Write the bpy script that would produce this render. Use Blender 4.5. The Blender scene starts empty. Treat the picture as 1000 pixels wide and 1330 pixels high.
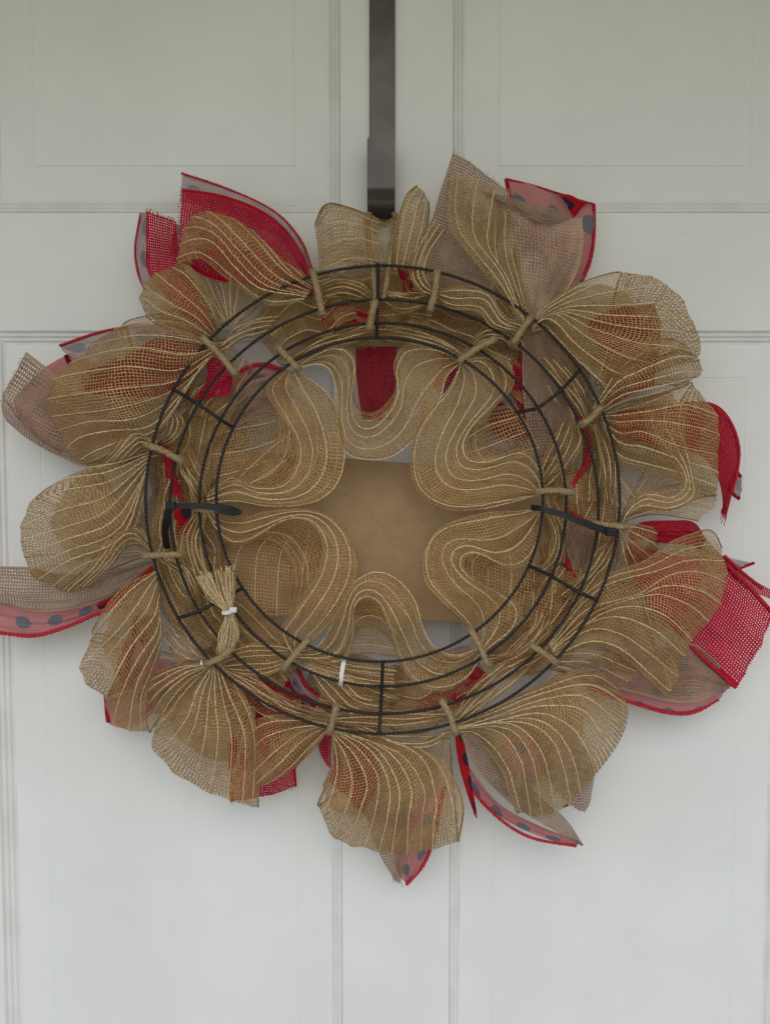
import bpy, math, random
import numpy as np
from mathutils import Vector
random.seed(7); rng = np.random.default_rng(7)
sc = bpy.context.scene
col = sc.collection

# ------------------------------------------------------------ camera
FOV = math.radians(50.0); TH = math.tan(FOV/2)
PITCH = math.radians(4.2); DIST = 1.0
CAM = np.array([0.0, -DIST*math.cos(PITCH), DIST*math.sin(PITCH)])
UP = np.array([0.0, math.sin(PITCH), math.cos(PITCH)])
FWD = np.array([0.0, math.cos(PITCH), -math.sin(PITCH)])
cd = bpy.data.cameras.new('camera'); co = bpy.data.objects.new('camera', cd); col.objects.link(co)
co.location = CAM; co.rotation_euler = (math.radians(90)-PITCH, 0, 0)
cd.sensor_fit = 'VERTICAL'; cd.angle = FOV; cd.clip_start = 0.01; cd.clip_end = 200
sc.camera = co

# ------------------------------------------------------------ sky, sun, exposure
w = bpy.data.worlds.new('World'); sc.world = w; w.use_nodes = True
nt = w.node_tree; bg = nt.nodes['Background']
sky = nt.nodes.new('ShaderNodeTexSky'); sky.sky_type = 'NISHITA'; sky.sun_disc = False
SUN_EL, SUN_AZ = math.radians(38), math.radians(180)
sky.sun_elevation = SUN_EL; sky.sun_rotation = SUN_AZ; sky.dust_density = 1.0
nt.links.new(sky.outputs[0], bg.inputs[0]); bg.inputs[1].default_value = 0.125
sl = bpy.data.lights.new('sun', 'SUN'); so = bpy.data.objects.new('sun', sl); col.objects.link(so)
sl.energy = 1.25; sl.angle = math.radians(60); sl.color = (1.0, 0.97, 0.93)
so.rotation_euler = (math.radians(90)-SUN_EL, 0, 0)
sc.view_settings.view_transform = 'Standard'; sc.view_settings.look = 'None'
sc.view_settings.exposure = 0.0; sc.view_settings.gamma = 1.0; sc.view_settings.use_curve_mapping = False
sc.cycles.transparent_max_bounces = 48
sc.cycles.max_bounces = 8

# ------------------------------------------------------------ helpers
def P(u, v, d):
    """point of the place seen at photo position (u,v) and standing d metres in front of the door"""
    nx = (u-500)/1330*2*TH; nz = (665-v)/1330*2*TH
    r = np.array([1.0,0,0])*nx + UP*nz + FWD
    return CAM + r*((-d-CAM[1])/r[1])
def dr(v): return 0.096 + (v-650)*2.4e-5          # depth of the wreath's frame, leaning in at the top

def link(o, parent=None):
    col.objects.link(o)
    if parent is not None:
        o.parent = parent
    return o
def mesh_obj(name, V, F, mat, parent=None, uv=None, uv2=None, smooth=True):
    me = bpy.data.meshes.new(name)
    V = np.asarray(V, float)
    me.from_pydata(V.tolist(), [], [tuple(int(i) for i in f) for f in F])
    if mat: me.materials.append(mat)
    for nm, U in (('weave', uv), ('edge', uv2)):
        if U is not None:
            lay = me.uv_layers.new(name=nm)
            idx = np.empty(len(me.loops), int); me.loops.foreach_get('vertex_index', idx)
            lay.data.foreach_set('uv', np.asarray(U, float)[idx].ravel())
    if smooth: me.polygons.foreach_set('use_smooth', [True]*len(me.polygons))
    me.update()
    return link(bpy.data.objects.new(name, me), parent)
def empty(name, loc):
    o = bpy.data.objects.new(name, None); o.location = loc; o.empty_display_size = .02
    return link(o)
def cr(pts, n):
    """Catmull-Rom through pts, n samples evenly by length"""
    p = np.asarray(pts, float)
    if len(p) == 2: 
        t = np.linspace(0,1,n)[:,None]; return p[0]*(1-t)+p[1]*t
    q = np.vstack([2*p[0]-p[1], p, 2*p[-1]-p[-2]])
    out = []
    for i in range(len(p)-1):
        a,b,c,d = q[i:i+4]; t = np.linspace(0,1,14,endpoint=False)[:,None]
        out.append(.5*((2*b)+(c-a)*t+(2*a-5*b+4*c-d)*t*t+(3*b-a-3*c+d)*t**3))
    out = np.vstack(out+[p[-1:]])
    L = np.r_[0, np.cumsum(np.linalg.norm(np.diff(out,axis=0),axis=1))]
    s = np.linspace(0, L[-1], n)
    return np.stack([np.interp(s, L, out[:,k]) for k in range(p.shape[1])], 1)
def crt(p, ts):
    """Catmull-Rom across the first axis of p (K,...) at params ts in 0..K-1"""
    K = len(p); q = np.concatenate([2*p[:1]-p[1:2], p, 2*p[-1:]-p[-2:-1]])
    out = []
    for t in ts:
        i = min(int(t), K-2); f = t-i
        a,b,c,d = q[i],q[i+1],q[i+2],q[i+3]
        out.append(.5*((2*b)+(c-a)*f+(2*a-5*b+4*c-d)*f*f+(3*b-a-3*c+d)*f**3))
    return np.array(out)
def frames(p, closed=False):
    if closed: T = np.roll(p,-1,0)-np.roll(p,1,0)
    else: T = np.gradient(p, axis=0)
    T /= np.linalg.norm(T,axis=1)[:,None]+1e-12
    ref = np.array([0,-1.0,0.05]); A = np.cross(T, ref); 
    bad = np.linalg.norm(A,axis=1)<.05
    A[bad] = np.cross(T[bad], np.array([1.0,0.1,0]))
    A /= np.linalg.norm(A,axis=1)[:,None]; B = np.cross(A, T)
    return T, A, B
def tube(p, r, sides=6, closed=False, twist=0.0, lobe=0.0, rad=None):
    p = np.asarray(p,float); n = len(p); T,A,B = frames(p, closed)
    V = []; 
    L = np.r_[0, np.cumsum(np.linalg.norm(np.diff(p,axis=0),axis=1))]
    for k in range(sides):
        a = 2*math.pi*k/sides
        rr = r*(1+lobe*np.cos(2*(a-twist*L))) if lobe else r*np.ones(n)
        if rad is not None: rr = rr*rad[:,k] if rad.ndim==2 else rr*rad
        V.append(p + (A*math.cos(a)+B*math.sin(a))*rr[:,None])
    V = np.stack(V,1).reshape(-1,3); F = []
    for i in range(n if closed else n-1):
        j = (i+1)%n
        for k in range(sides):
            l = (k+1)%sides
            F.append((i*sides+k, i*sides+l, j*sides+l, j*sides+k))
    if not closed:
        F.append(tuple(range(sides-1,-1,-1))); F.append(tuple((n-1)*sides+k for k in range(sides)))
    return V, F
def join(parts):
    V=[];F=[];o=0
    for v,f in parts:
        V.append(np.asarray(v)); F += [tuple(i+o for i in x) for x in f]; o += len(v)
    return np.vstack(V), F
def box(x0,x1,y0,y1,z0,z1):
    V = [(x,y,z) for x in (x0,x1) for y in (y0,y1) for z in (z0,z1)]
    return np.array(V), [(0,1,3,2),(4,6,7,5),(0,4,5,1),(2,3,7,6),(0,2,6,4),(1,5,7,3)]
def strap(p, wd, th, wn=None):
    """flat band swept along p; wn = direction of its width at each point (or None: from frame)"""
    p = np.asarray(p,float); T,A,B = frames(p)
    if wn is not None:
        A = wn - T*np.sum(T*wn,1)[:,None]; A /= np.linalg.norm(A,axis=1)[:,None]; B = np.cross(A,T)
    wd = np.broadcast_to(np.asarray(wd,float), (len(p),))[:,None]/2; th = th/2
    V = np.stack([p+A*wd+B*th, p-A*wd+B*th, p-A*wd-B*th, p+A*wd-B*th],1).reshape(-1,3)
    F = []
    for i in range(len(p)-1):
        for k in range(4):
            l=(k+1)%4; F.append((i*4+k,i*4+l,i*4+4+l,i*4+4+k))
    F += [(3,2,1,0), tuple(len(p)*4-4+k for k in range(4))]
    return V,F

# ------------------------------------------------------------ materials
def new_mat(name):
    m = bpy.data.materials.new(name); m.use_nodes = True
    t = m.node_tree; t.nodes.clear()
    return m, t
class NT:
    def __init__(s, t): s.t = t
    def n(s, kind, **kw):
        x = s.t.nodes.new(kind)
        for k,v in kw.items():
            if k.startswith('i_'):
                key = k[2:]; key = int(key) if key.isdigit() else key.replace('_',' ')
                s.set(x.inputs[key], v)
            else: setattr(x, k, v)
        return x
    def set(s, inp, v):
        if hasattr(v,'links') or isinstance(v, bpy.types.NodeSocket): s.t.links.new(v, inp)
        else: inp.default_value = v
    def m(s, op, a, b=None, c=None, clamp=False):
        x = s.t.nodes.new('ShaderNodeMath'); x.operation = op; x.use_clamp = clamp
        for i,v in enumerate((a,b,c)):
            if v is not None: s.set(x.inputs[i], v)
        return x.outputs[0]
    def mix(s, f, a, b):
        x = s.t.nodes.new('ShaderNodeMix'); x.data_type = 'RGBA'
        s.set(x.inputs[0], f); s.set(x.inputs[6], a); s.set(x.inputs[7], b)
        return x.outputs[2]
    def step(s, x, a, b):
        y = s.t.nodes.new('ShaderNodeMapRange'); y.interpolation_type = 'SMOOTHSTEP'
        s.set(y.inputs[0], x); s.set(y.inputs[1], a); s.set(y.inputs[2], b)
        return y.outputs[0]
def rgba(c): return (c[0],c[1],c[2],1.0)

def weave_mat(name, c1, c2, cu, cv, wu, wv, transl=.25, selv=None, selw=.02, wob=.0005, dots=None, sheer=None, rough=.85):
    """woven cloth: real gaps between threads. cu,cv thread pitch (m), wu,wv thread width / pitch."""
    m, t = new_mat(name); N = NT(t)
    uv = N.n('ShaderNodeUVMap', uv_map='weave').outputs[0]
    ed = N.n('ShaderNodeUVMap', uv_map='edge').outputs[0]
    no = N.n('ShaderNodeTexNoise', i_Vector=uv, i_Scale=95.0, i_Detail=2.0)
    off = N.n('ShaderNodeVectorMath', operation='MULTIPLY_ADD', i_0=no.outputs['Color'], i_1=(wob*2,)*3, i_2=uv)
    sp = N.n('ShaderNodeSeparateXYZ', i_0=off.outputs[0])
    def prof(x, c):
        return N.m('MULTIPLY', N.m('ABSOLUTE', N.m('SUBTRACT', N.m('FRACT', N.m('DIVIDE', x, c)), .5)), 2.0)   # 0 mid thread .. 1 mid gap
    pu, pv = prof(sp.outputs[0], cu), prof(sp.outputs[1], cv)
    irr = N.n('ShaderNodeTexNoise', i_Vector=uv, i_Scale=420.0, i_Detail=1.0)
    jit = N.m('MULTIPLY', N.m('SUBTRACT', irr.outputs['Fac'], .5), .55)
    tu = N.m('SUBTRACT', 1.0, N.step(N.m('ADD', pu, jit), wu-.12, wu+.12))
    tv = N.m('SUBTRACT', 1.0, N.step(N.m('ADD', pv, jit), wv-.12, wv+.12))
    mask = N.m('MAXIMUM', tu, tv)
    if sheer: mask = N.m('MAXIMUM', mask, sheer)
    es = N.n('ShaderNodeSeparateXYZ', i_0=ed)
    e = N.m('MULTIPLY', N.m('ABSOLUTE', N.m('SUBTRACT', es.outputs[1], .5)), 2.0)
    if selv:
        sm = N.step(e, 1-selw*2.2, 1-selw*1.6); mask = N.m('MAXIMUM', mask, N.m('MULTIPLY', sm, .97))
    big = N.n('ShaderNodeTexNoise', i_Vector=uv, i_Scale=28.0, i_Detail=4.0, i_Roughness=.6)
    fine = N.n('ShaderNodeTexNoise', i_Vector=uv, i_Scale=900.0, i_Detail=2.0)
    f = N.m('ADD', N.m('MULTIPLY', big.outputs['Fac'], .5), N.m('MULTIPLY', fine.outputs['Fac'], .5))
    c = N.mix(N.step(f, .36, .64), rgba(c1), rgba(c2))
    if dots:
        pitch, rad, dc, xo = dots
        s2 = N.n('ShaderNodeSeparateXYZ', i_0=uv)
        row = N.m('DIVIDE', s2.outputs[1], pitch*.8)
        ri = N.m('FLOOR', row)
        xx = N.m('ADD', N.m('DIVIDE', s2.outputs[0], pitch), N.m('MULTIPLY', N.m('MODULO', ri, 2.0), .5))
        dx = N.m('MULTIPLY', N.m('SUBTRACT', N.m('FRACT', N.m('ADD', xx, xo)), .5), pitch)
        dy = N.m('MULTIPLY', N.m('SUBTRACT', N.m('FRACT', row), .5), pitch*.8)
        dd = N.m('SQRT', N.m('ADD', N.m('MULTIPLY', dx, dx), N.m('MULTIPLY', dy, dy)))
        c = N.mix(N.m('SUBTRACT', 1.0, N.step(dd, rad*.93, rad*1.03)), c, rgba(dc))
    if selv: c = N.mix(sm, c, rgba(selv))
    h = N.m('ADD', N.m('SUBTRACT', 1.0, pu), N.m('SUBTRACT', 1.0, pv))
    bp = N.n('ShaderNodeBump', i_Strength=.55, i_Distance=.0008, i_Height=h)
    b = N.n('ShaderNodeBsdfPrincipled', i_Base_Color=c, i_Roughness=rough, i_Normal=bp.outputs[0])
    b.inputs['Specular IOR Level'].default_value = .15
    tr = N.n('ShaderNodeBsdfTranslucent', i_Color=c, i_Normal=bp.outputs[0])
    mx = N.n('ShaderNodeMixShader', i_0=transl, i_1=b.outputs[0], i_2=tr.outputs[0])
    tp = N.n('ShaderNodeBsdfTransparent')
    fx = N.n('ShaderNodeMixShader', i_0=mask, i_1=tp.outputs[0], i_2=mx.outputs[0])
    N.n('ShaderNodeOutputMaterial', i_0=fx.outputs[0])
    return m
def plain(name, c1, c2, scale=60, rough=.6, metal=0.0, bump=0.0, bscale=200, spec=.4, detail=4.0, bd=.001):
    m, t = new_mat(name); N = NT(t)
    tc = N.n('ShaderNodeTexCoord').outputs['Object']
    no = N.n('ShaderNodeTexNoise', i_Vector=tc, i_Scale=scale, i_Detail=detail, i_Roughness=.6)
    c = N.mix(N.step(no.outputs['Fac'], .35, .65), rgba(c1), rgba(c2))
    b = N.n('ShaderNodeBsdfPrincipled', i_Base_Color=c, i_Roughness=rough, i_Metallic=metal)
    b.inputs['Specular IOR Level'].default_value = spec
    if bump:
        n2 = N.n('ShaderNodeTexNoise', i_Vector=tc, i_Scale=bscale, i_Detail=3.0)
        bp = N.n('ShaderNodeBump', i_Strength=bump, i_Distance=bd, i_Height=n2.outputs['Fac'])
        t.links.new(bp.outputs[0], b.inputs['Normal'])
    N.n('ShaderNodeOutputMaterial', i_0=b.outputs[0])
    return m, N, b, tc, c

M = {}
M['mesh'] = weave_mat('jute_mesh', (.44,.272,.116), (.74,.49,.235), .0028, .0028, .27, .27, transl=.35, selv=(.42,.29,.14), selw=.006, wob=.0013)
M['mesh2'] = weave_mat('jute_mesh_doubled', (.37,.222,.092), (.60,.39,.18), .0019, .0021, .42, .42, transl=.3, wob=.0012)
M['jute'] = plain('jute_cord', (.60,.45,.25), (.85,.67,.42), 700, .9, bump=.6, bscale=1500)[0]
M['selvage'] = plain('mesh_selvage', (.26,.165,.07), (.42,.285,.13), 800, .9, bump=.6, bscale=1500)[0]
M['red'] = weave_mat('red_burlap', (.46,.008,.035), (.70,.018,.075), .0023, .0023, .62, .60, transl=.3, selv=(.55,.008,.025), selw=.05, wob=.0003)
M['red_open'] = weave_mat('red_open_burlap', (.52,.008,.04), (.72,.018,.075), .0027, .0027, .58, .58, transl=.3, selv=(.6,.008,.025), selw=.05, wob=.0003)
M['burlap'] = weave_mat('tan_burlap', (.29,.185,.130), (.52,.36,.26), .0026, .0026, .56, .52, transl=.3, selv=(.50,.36,.23), selw=.03, wob=.0003)
M['burlap_dense'] = weave_mat('tan_burlap_close', (.27,.17,.115), (.66,.47,.34), .0029, .0029, .60, .56, transl=.2, selv=(.55,.40,.26), selw=.05, wob=.0004)
M['red_soft'] = weave_mat('red_fine', (.36,.02,.04), (.46,.03,.05), .0011, .0011, .8, .8, transl=.3, wob=.0002)
M['red_satin'] = weave_mat('red_close', (.46,.006,.028), (.60,.013,.045), .0011, .0011, .85, .85, transl=.3, selv=(.55,.008,.025), selw=.03, wob=.0002)
M['pink'] = weave_mat('polka_back', (.74,.30,.31), (.80,.37,.38), .0007, .0007, .8, .8, transl=.45, dots=(.030,.0072,(.27,.26,.33),.2), sheer=.93, rough=.5)
M['white_back'] = weave_mat('polka_pale', (.66,.52,.54), (.74,.62,.64), .0007, .0007, .8, .8, transl=.4, dots=(.03,.008,(.40,.39,.45),.1), sheer=.93, rough=.5)
M['dotred'] = weave_mat('polka_front', (.62,.012,.02), (.70,.02,.03), .0007, .0007, .8, .8, transl=.25, dots=(.026,.0075,(.06,.035,.07),.4), sheer=.97, rough=.35)
M['rededge'] = plain('red_wired_edge', (.40,.004,.022), (.58,.012,.04), 500, .6, bump=.8, bscale=700)[0]
M['wire'] = plain('dark_wire', (.006,.006,.007), (.016,.014,.014), 300, .45, metal=0, bump=.15, bscale=900, spec=.35)[0]
M['pipe'] = plain('tan_chenille', (.30,.21,.11), (.50,.37,.21), 900, .95, bump=1.0, bscale=1400, spec=.1)[0]
M['black'] = plain('black_nylon', (.006,.006,.007), (.011,.011,.013), 200, .45, spec=.3)[0]
M['white'] = plain('white_nylon', (.72,.70,.68), (.8,.78,.75), 200, .35)[0]

# board: raw hardboard with dark flecks
m, N, b, tc, c = plain('hardboard', (.35,.228,.125), (.39,.26,.145), 60, .8, spec=.2)
fl = N.n('ShaderNodeTexNoise', i_Vector=tc, i_Scale=520.0, i_Detail=2.0)
c2 = N.mix(N.m('SUBTRACT', 1.0, N.step(fl.outputs['Fac'], .29, .35)), c, (.15,.09,.05,1))
m.node_tree.links.new(c2, b.inputs['Base Color']); M['board'] = m
# hanger: brown painted metal
m, N, b, tc, c = plain('bronze_metal', (.050,.040,.034), (.066,.053,.045), 40, .27, metal=.45, bump=.05, bscale=300)
M['hanger'] = m
# door paint: slightly yellowed white, faint brushing and dust
m, N, b, tc, c = plain('door_paint', (.74,.745,.735), (.79,.795,.785), 5, .42, spec=.35)
st = N.n('ShaderNodeMapping', i_0=tc); st.inputs['Scale'].default_value = (60, 60, 2.5)
br = N.n('ShaderNodeTexNoise', i_Vector=st.outputs[0], i_Scale=4.0, i_Detail=5.0)
sp_ = N.n('ShaderNodeTexVoronoi', i_Vector=tc, i_Scale=26.0); 
rnd = N.n('ShaderNodeSeparateColor', i_0=sp_.outputs['Color'])
spk = N.m('MULTIPLY', N.m('LESS_THAN', sp_.outputs['Distance'], .022), N.m('GREATER_THAN', rnd.outputs[0], .86))
sm = N.n('ShaderNodeTexNoise', i_Vector=tc, i_Scale=14.0, i_Detail=6.0, i_Roughness=.7)
c2 = N.mix(N.m('MULTIPLY', N.step(sm.outputs['Fac'], .60, .78), .10), c, (.45,.43,.38,1))
c2 = N.mix(N.m('MULTIPLY', spk, .75), c2, (.12,.10,.09,1))
m.node_tree.links.new(c2, b.inputs['Base Color'])
bp = N.n('ShaderNodeBump', i_Strength=.10, i_Distance=.0006, i_Height=br.outputs['Fac'])
m.node_tree.links.new(bp.outputs[0], b.inputs['Normal']); M['door'] = m

M['moulding'] = plain('door_paint_dusty', (.69,.685,.675), (.755,.75,.74), 22, .5, spec=.3, bump=.1, bscale=300)[0]  # door paint, slightly greyer and darker on the mouldings
# ------------------------------------------------------------ the door
def X0(u): return P(u,665,0)[0]
def Z0(v): return P(500,v,0)[2]
xs = dict(L=(X0(-9), X0(13)), ML=(X0(443), X0(428)), MR=(X0(586), X0(600)), R=(X0(1028), X0(1008)))   # (outer, inner)
zu = (Z0(276), Z0(263)); zl = (Z0(430), Z0(447))
ZT, ZB = 1.05, -1.0
door, *_ = [mesh_obj('door', *box(-.75,.75,.012,.045,ZB-.1,ZT+.1), M['door'], smooth=False)]
door['kind'] = 'structure'; door['label'] = 'white painted panelled front door behind the wreath'
def dpart(name, x0,x1,z0,z1):
    o = mesh_obj(name, *box(x0,x1,0.0,.0115,z0,z1), M['door'], door, smooth=False)
    bv = o.modifiers.new('bevel','BEVEL'); bv.width = .0006; bv.segments = 2
dpart('stile', -.749, xs['L'][0], ZB, ZT); dpart('stile', xs['R'][0], .749, ZB, ZT)
dpart('rail', xs['L'][0], xs['R'][0], zl[0], zu[0])
dpart('mullion', xs['ML'][0], xs['MR'][0], zu[0], ZT); dpart('mullion', xs['ML'][0], xs['MR'][0], ZB, zl[0])
def panel(x0,x1,z0,z1,wl,wr,wb,wt):
    # moulded surround: rings of (fraction, depth) from the stile edge inwards; then margin and raised field
    prof = [(f, .0046*f**.9 + .0013*(.5-.5*math.cos(2*math.pi*3*f))*(1-.3*f)) for f in np.linspace(0,1,31)]
    def ring(fl, y, extra=0):
        return [(x0+wl*fl+extra,y,z0+wb*fl+extra),(x1-wr*fl-extra,y,z0+wb*fl+extra),(x1-wr*fl-extra,y,z1-wt*fl-extra),(x0+wl*fl+extra,y,z1-wt*fl-extra)]
    def rings(name, R, cap=False, mat=None):
        V=[];F=[]
        for r in R: V += r
        for i in range(len(R)-1):
            for k in range(4): F.append((i*4+k,i*4+(k+1)%4,i*4+4+(k+1)%4,i*4+4+k))
        if cap: n=len(R)*4-4; F.append((n,n+1,n+2,n+3))
        mesh_obj(name, V, F, mat or M['door'], door, smooth=False)
    R = [ring(f,y) for f,y in prof]; V=[]; F=[]
    for k in range(4):
        o_ = len(V)
        for r_ in R: V += [r_[k], r_[(k+1)%4]]
        F += [(o_+2*i, o_+2*i+1, o_+2*i+3, o_+2*i+2) for i in range(len(R)-1)]
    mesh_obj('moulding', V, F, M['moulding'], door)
    rings('panel', [ring(1,.0046), ring(1,.0042,.003), ring(1,.0026,.0290), ring(1,.0029,.0296), ring(1,.0029,.0302), ring(1,.0023,.0314)], True)
mw = .0105
panel(xs['L'][0], xs['ML'][0], zu[0], ZT, .0145, mw, mw, mw); panel(xs['MR'][0], xs['R'][0], zu[0], ZT, mw, .0145, mw, mw)
panel(xs['L'][0], xs['ML'][0], ZB, zl[0], .0145, mw, mw, .012); panel(xs['MR'][0], xs['R'][0], ZB, zl[0], mw, .0145, mw, .012)

# ------------------------------------------------------------ eave and floor added out of frame, only to shape the light
ev = mesh_obj('porch_eave', *box(-1.6,1.6,-.95,.05,.745,.785), plain('eave_paint',(.70,.62,.02),(.76,.68,.03),3,.8)[0], smooth=False)  # unseen, added to dim the door top and bounce yellow onto it
gd = mesh_obj('porch_floor', *box(-40,40,-60,.05,-1.4,-1.3), plain('ground',(.50,.485,.36),(.56,.54,.40),2,.9)[0], smooth=False); gd['kind']='structure'; gd['label']='pale concrete porch floor before the door'  # unseen, added to throw warm light up at the eave and door
ev['kind'] = 'structure'; ev['label'] = 'olive painted porch eave above the door'

# ------------------------------------------------------------ over-door hanger
hg = empty('wreath_hanger', P(496,282,.015)); hg['label'] = 'dark brown metal over-door wreath hook above the wreath'; hg['category'] = 'hook'
def child(o, parent):
    o.parent = parent; o.matrix_parent_inverse = parent.matrix_basis.inverted(); return o
xc = P(496.5,200,.003)[0]; wst = P(513,150,.003)[0]-P(480,150,.003)[0]
zb = P(496,282,.028)[2]; R_ = .0135
path = [(xc,-.0025,ZT)] + [(xc,-.0025,z) for z in np.linspace(.5, zb+R_, 12)]
o = mesh_obj('strap', *strap(np.array(path), wst, .002, np.tile([1.0,0,0],(len(path),1))), M['hanger'], smooth=False)
bv=o.modifiers.new('bevel','BEVEL'); bv.width=.0005; bv.segments=2; child(o,hg)
xh = P(495,230,.03)[0]; wh = P(513,230,.03)[0]-P(477,230,.03)[0]
a = np.linspace(math.pi*.02, math.pi, 22)
pts = [(xh, -.0035-R_+R_*math.cos(t), zb+R_-R_*math.sin(t)) for t in a]
ztip = P(495,173,.03)[2]; z1 = P(495,246,.03)[2]
zz = np.r_[np.linspace(pts[-1][2], z1, 6)[1:], np.linspace(z1, ztip, 40)[1:]]
pts += [(xh, -.0035-2*R_-.0022*max(0,min(1,(z-pts[21][2])/(z1-pts[21][2]))), z) for z in zz]
pts = np.array(pts)
rt = wh/2; wd = np.full(len(pts), wh)
k = pts[:,2] > ztip-rt*.62
wd[k] = wh*np.sqrt(np.clip(1-((pts[k,2]-(ztip-rt*.62))/(rt*.62))**2, .0, 1)); wd = np.maximum(wd,.004)
wd[:22] = wst + (wh-wst)*np.linspace(0,1,22)
o = mesh_obj('hook', *strap(pts, wd, .002, np.tile([1.0,0,0],(len(pts),1))), M['hanger'])
o.data.polygons.foreach_set('use_smooth', [abs(p.normal.x)<.5 for p in o.data.polygons])
md=o.modifiers.new('edge','EDGE_SPLIT'); md.split_angle=math.radians(50); child(o,hg)

# ------------------------------------------------------------ the wreath
WO = P(497,649,.096)
wr = empty('wreath', WO); wr['category'] = 'wreath'
wr['label'] = 'burlap mesh wreath with red and polka dot ribbons hung back to front on the door'
def part(o, parent=None): return child(o, parent or wr)
def sub(o, p):
    o.parent = p; o.matrix_parent_inverse = p.matrix_world.inverted() if False else (wr.matrix_basis @ p.matrix_parent_inverse @ p.matrix_basis).inverted()
    return o

# wire frame: four rings, the middle two set back
RINGS = [(497,649,307.5,304,0.0),(499,658,278,269,-.006),(497,655.5,238,236,-.006),(493,649,212,210.5,0.0)]
def ring_pt(i, ang):
    cu,cv,ru,rv,dd = RINGS[i]; u = cu+ru*math.cos(ang); v = cv+rv*math.sin(ang)
    return P(u, v, dr(v)+dd + .0012*math.sin(ang*3+i))
for i in range(4):
    p = np.array([ring_pt(i, a_) for a_ in np.linspace(0,2*math.pi,1300,endpoint=False)])
    part(mesh_obj('frame_ring', *tube(p, .0012, 8, True, twist=900, lobe=.20), M['wire']))
def ang_of(i,u,v): cu,cv,ru,rv,_=RINGS[i]; return math.atan2((v-cv)/rv,(u-cu)/ru)
for s_ in [[(491,345),(491,390),(490,420),(489,439)],[(225,505),(251,521),(287,545),(305,556)],[(748,483),(727,507),(697,530),(670,536)],
          [(775,779),(752,769),(715,748),(690,736)],[(230,803),(258,794),(292,776),(318,762)],[(492,953),(494,927),(496,891),(497,860)]]:
    p = [ring_pt(i, ang_of(i,*q)) for i,q in enumerate(s_)]
    p = cr([p[0]+(p[0]-p[1])*.05]+p+[p[-1]+(p[-1]-p[-2])*.05], 40) + np.array([0,-.0022,0])
    part(mesh_obj('frame_spoke', *tube(p, .0014, 8), M['wire']))

# --- sheets of cloth lofted across guide curves; the jute cords run along the guides
CORD = []
def loft(name, guides3, mat, NS=64, NT_=44, pleat=.0, pleats=6, seed=0, cords=0, flip=False, wr_amp=.0012, cord_r=.00046, gat=(1,1), width=None):
    r = np.random.default_rng(seed+11)
    G = np.array([cr(g, NS) for g in guides3])                  # K,NS,3
    K = len(G); ts = np.linspace(0,K-1,NT_)
    S = crt(G, ts)                                              # NT,NS,3
    t = np.linspace(0,1,NT_)[:,None]; s = np.linspace(0,1,NS)[None,:]
    gath = gat[0]*np.exp(-(s/.28)**2) + gat[1]*np.exp(-((1-s)/.25)**2)
    ph = r.uniform(0,6.28,4)
    disp = pleat*gath*(np.sin(t*pleats*6.283+ph[0]+1.2*np.sin(s*4+ph[1]))*np.minimum(1,s/.05))
    disp = disp + wr_amp*(np.sin(t*9+s*7+ph[2])+np.sin(t*15-s*11+ph[3])+.6*np.sin(t*31+s*5+ph[0]))
    rg = r.normal(0,1,(10,9)); rg = crt(crt(rg,np.linspace(0,9,NT_)).T,np.linspace(0,8,NS)).T
    rh = r.normal(0,1,(22,16)); rh = crt(crt(rh,np.linspace(0,21,NT_)).T,np.linspace(0,15,NS)).T
    disp = disp + wr_amp*.55*rg + wr_amp*.22*rh
    S = S + disp[...,None]*np.array([0,-1.0,0])
    S[...,1] = np.minimum(S[...,1], -.006)
    V = S.reshape(-1,3)
    F = [(i*NS+j, i*NS+j+1, (i+1)*NS+j+1, (i+1)*NS+j) for i in range(NT_-1) for j in range(NS-1)]
    Ls = np.mean(np.sum(np.linalg.norm(np.diff(S,axis=1),axis=2),1)); 
    Wt = width or np.sort(np.sum(np.linalg.norm(np.diff(S,axis=0),axis=2),0))[int(NS*.85)]
    o1,o2 = (0.0,-.004) if 'polka' in mat.name else r.uniform(0,.5,2)
    U = np.stack(np.broadcast_arrays(s*Ls+o1, t*Wt+o2),-1).reshape(-1,2)
    U2 = np.stack(np.broadcast_arrays(s, t),-1).reshape(-1,2)
    ob = part(mesh_obj(name, V, F, mat, uv=U, uv2=U2))
    if mat is M['mesh']:
        for k_ in (0,-1):
            row=cr(S[k_],NS*2); row=row+r.normal(0,.0001,row.shape)
            sub(mesh_obj('selvage',*tube(row,.0006,5,rad=1+.3*np.sin(np.arange(NS*2)*1.9)),M['selvage']),ob)
    if cords:
        n = max(3, int(round(Wt/cords))); parts_=[]
        for q in range(n):
            tt = (q+.5)/n + r.uniform(-.12,.12)/n
            row = crt(S, [tt*(NT_-1)])[0]
            row = cr(row, NS*2)
            wob = np.cumsum(r.normal(0,1,(len(row),3)),0); wob -= np.linspace(0,1,len(row))[:,None]*wob[-1]
            row = row + r.normal(0,.00013,row.shape) + .00003*wob + np.array([0,-.0006,0])
            rad = 1+.25*np.sin(np.arange(len(row))*1.7+q)+.15*r.normal(0,1,len(row))
            parts_.append(tube(row, cord_r*r.uniform(.8,1.15), 5, rad=np.clip(rad,.5,1.6)))
        c_ = sub(mesh_obj('jute_cords', *join(parts_), M['jute']), ob); c_['kind'] = 'stuff'
    return ob, S

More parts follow.
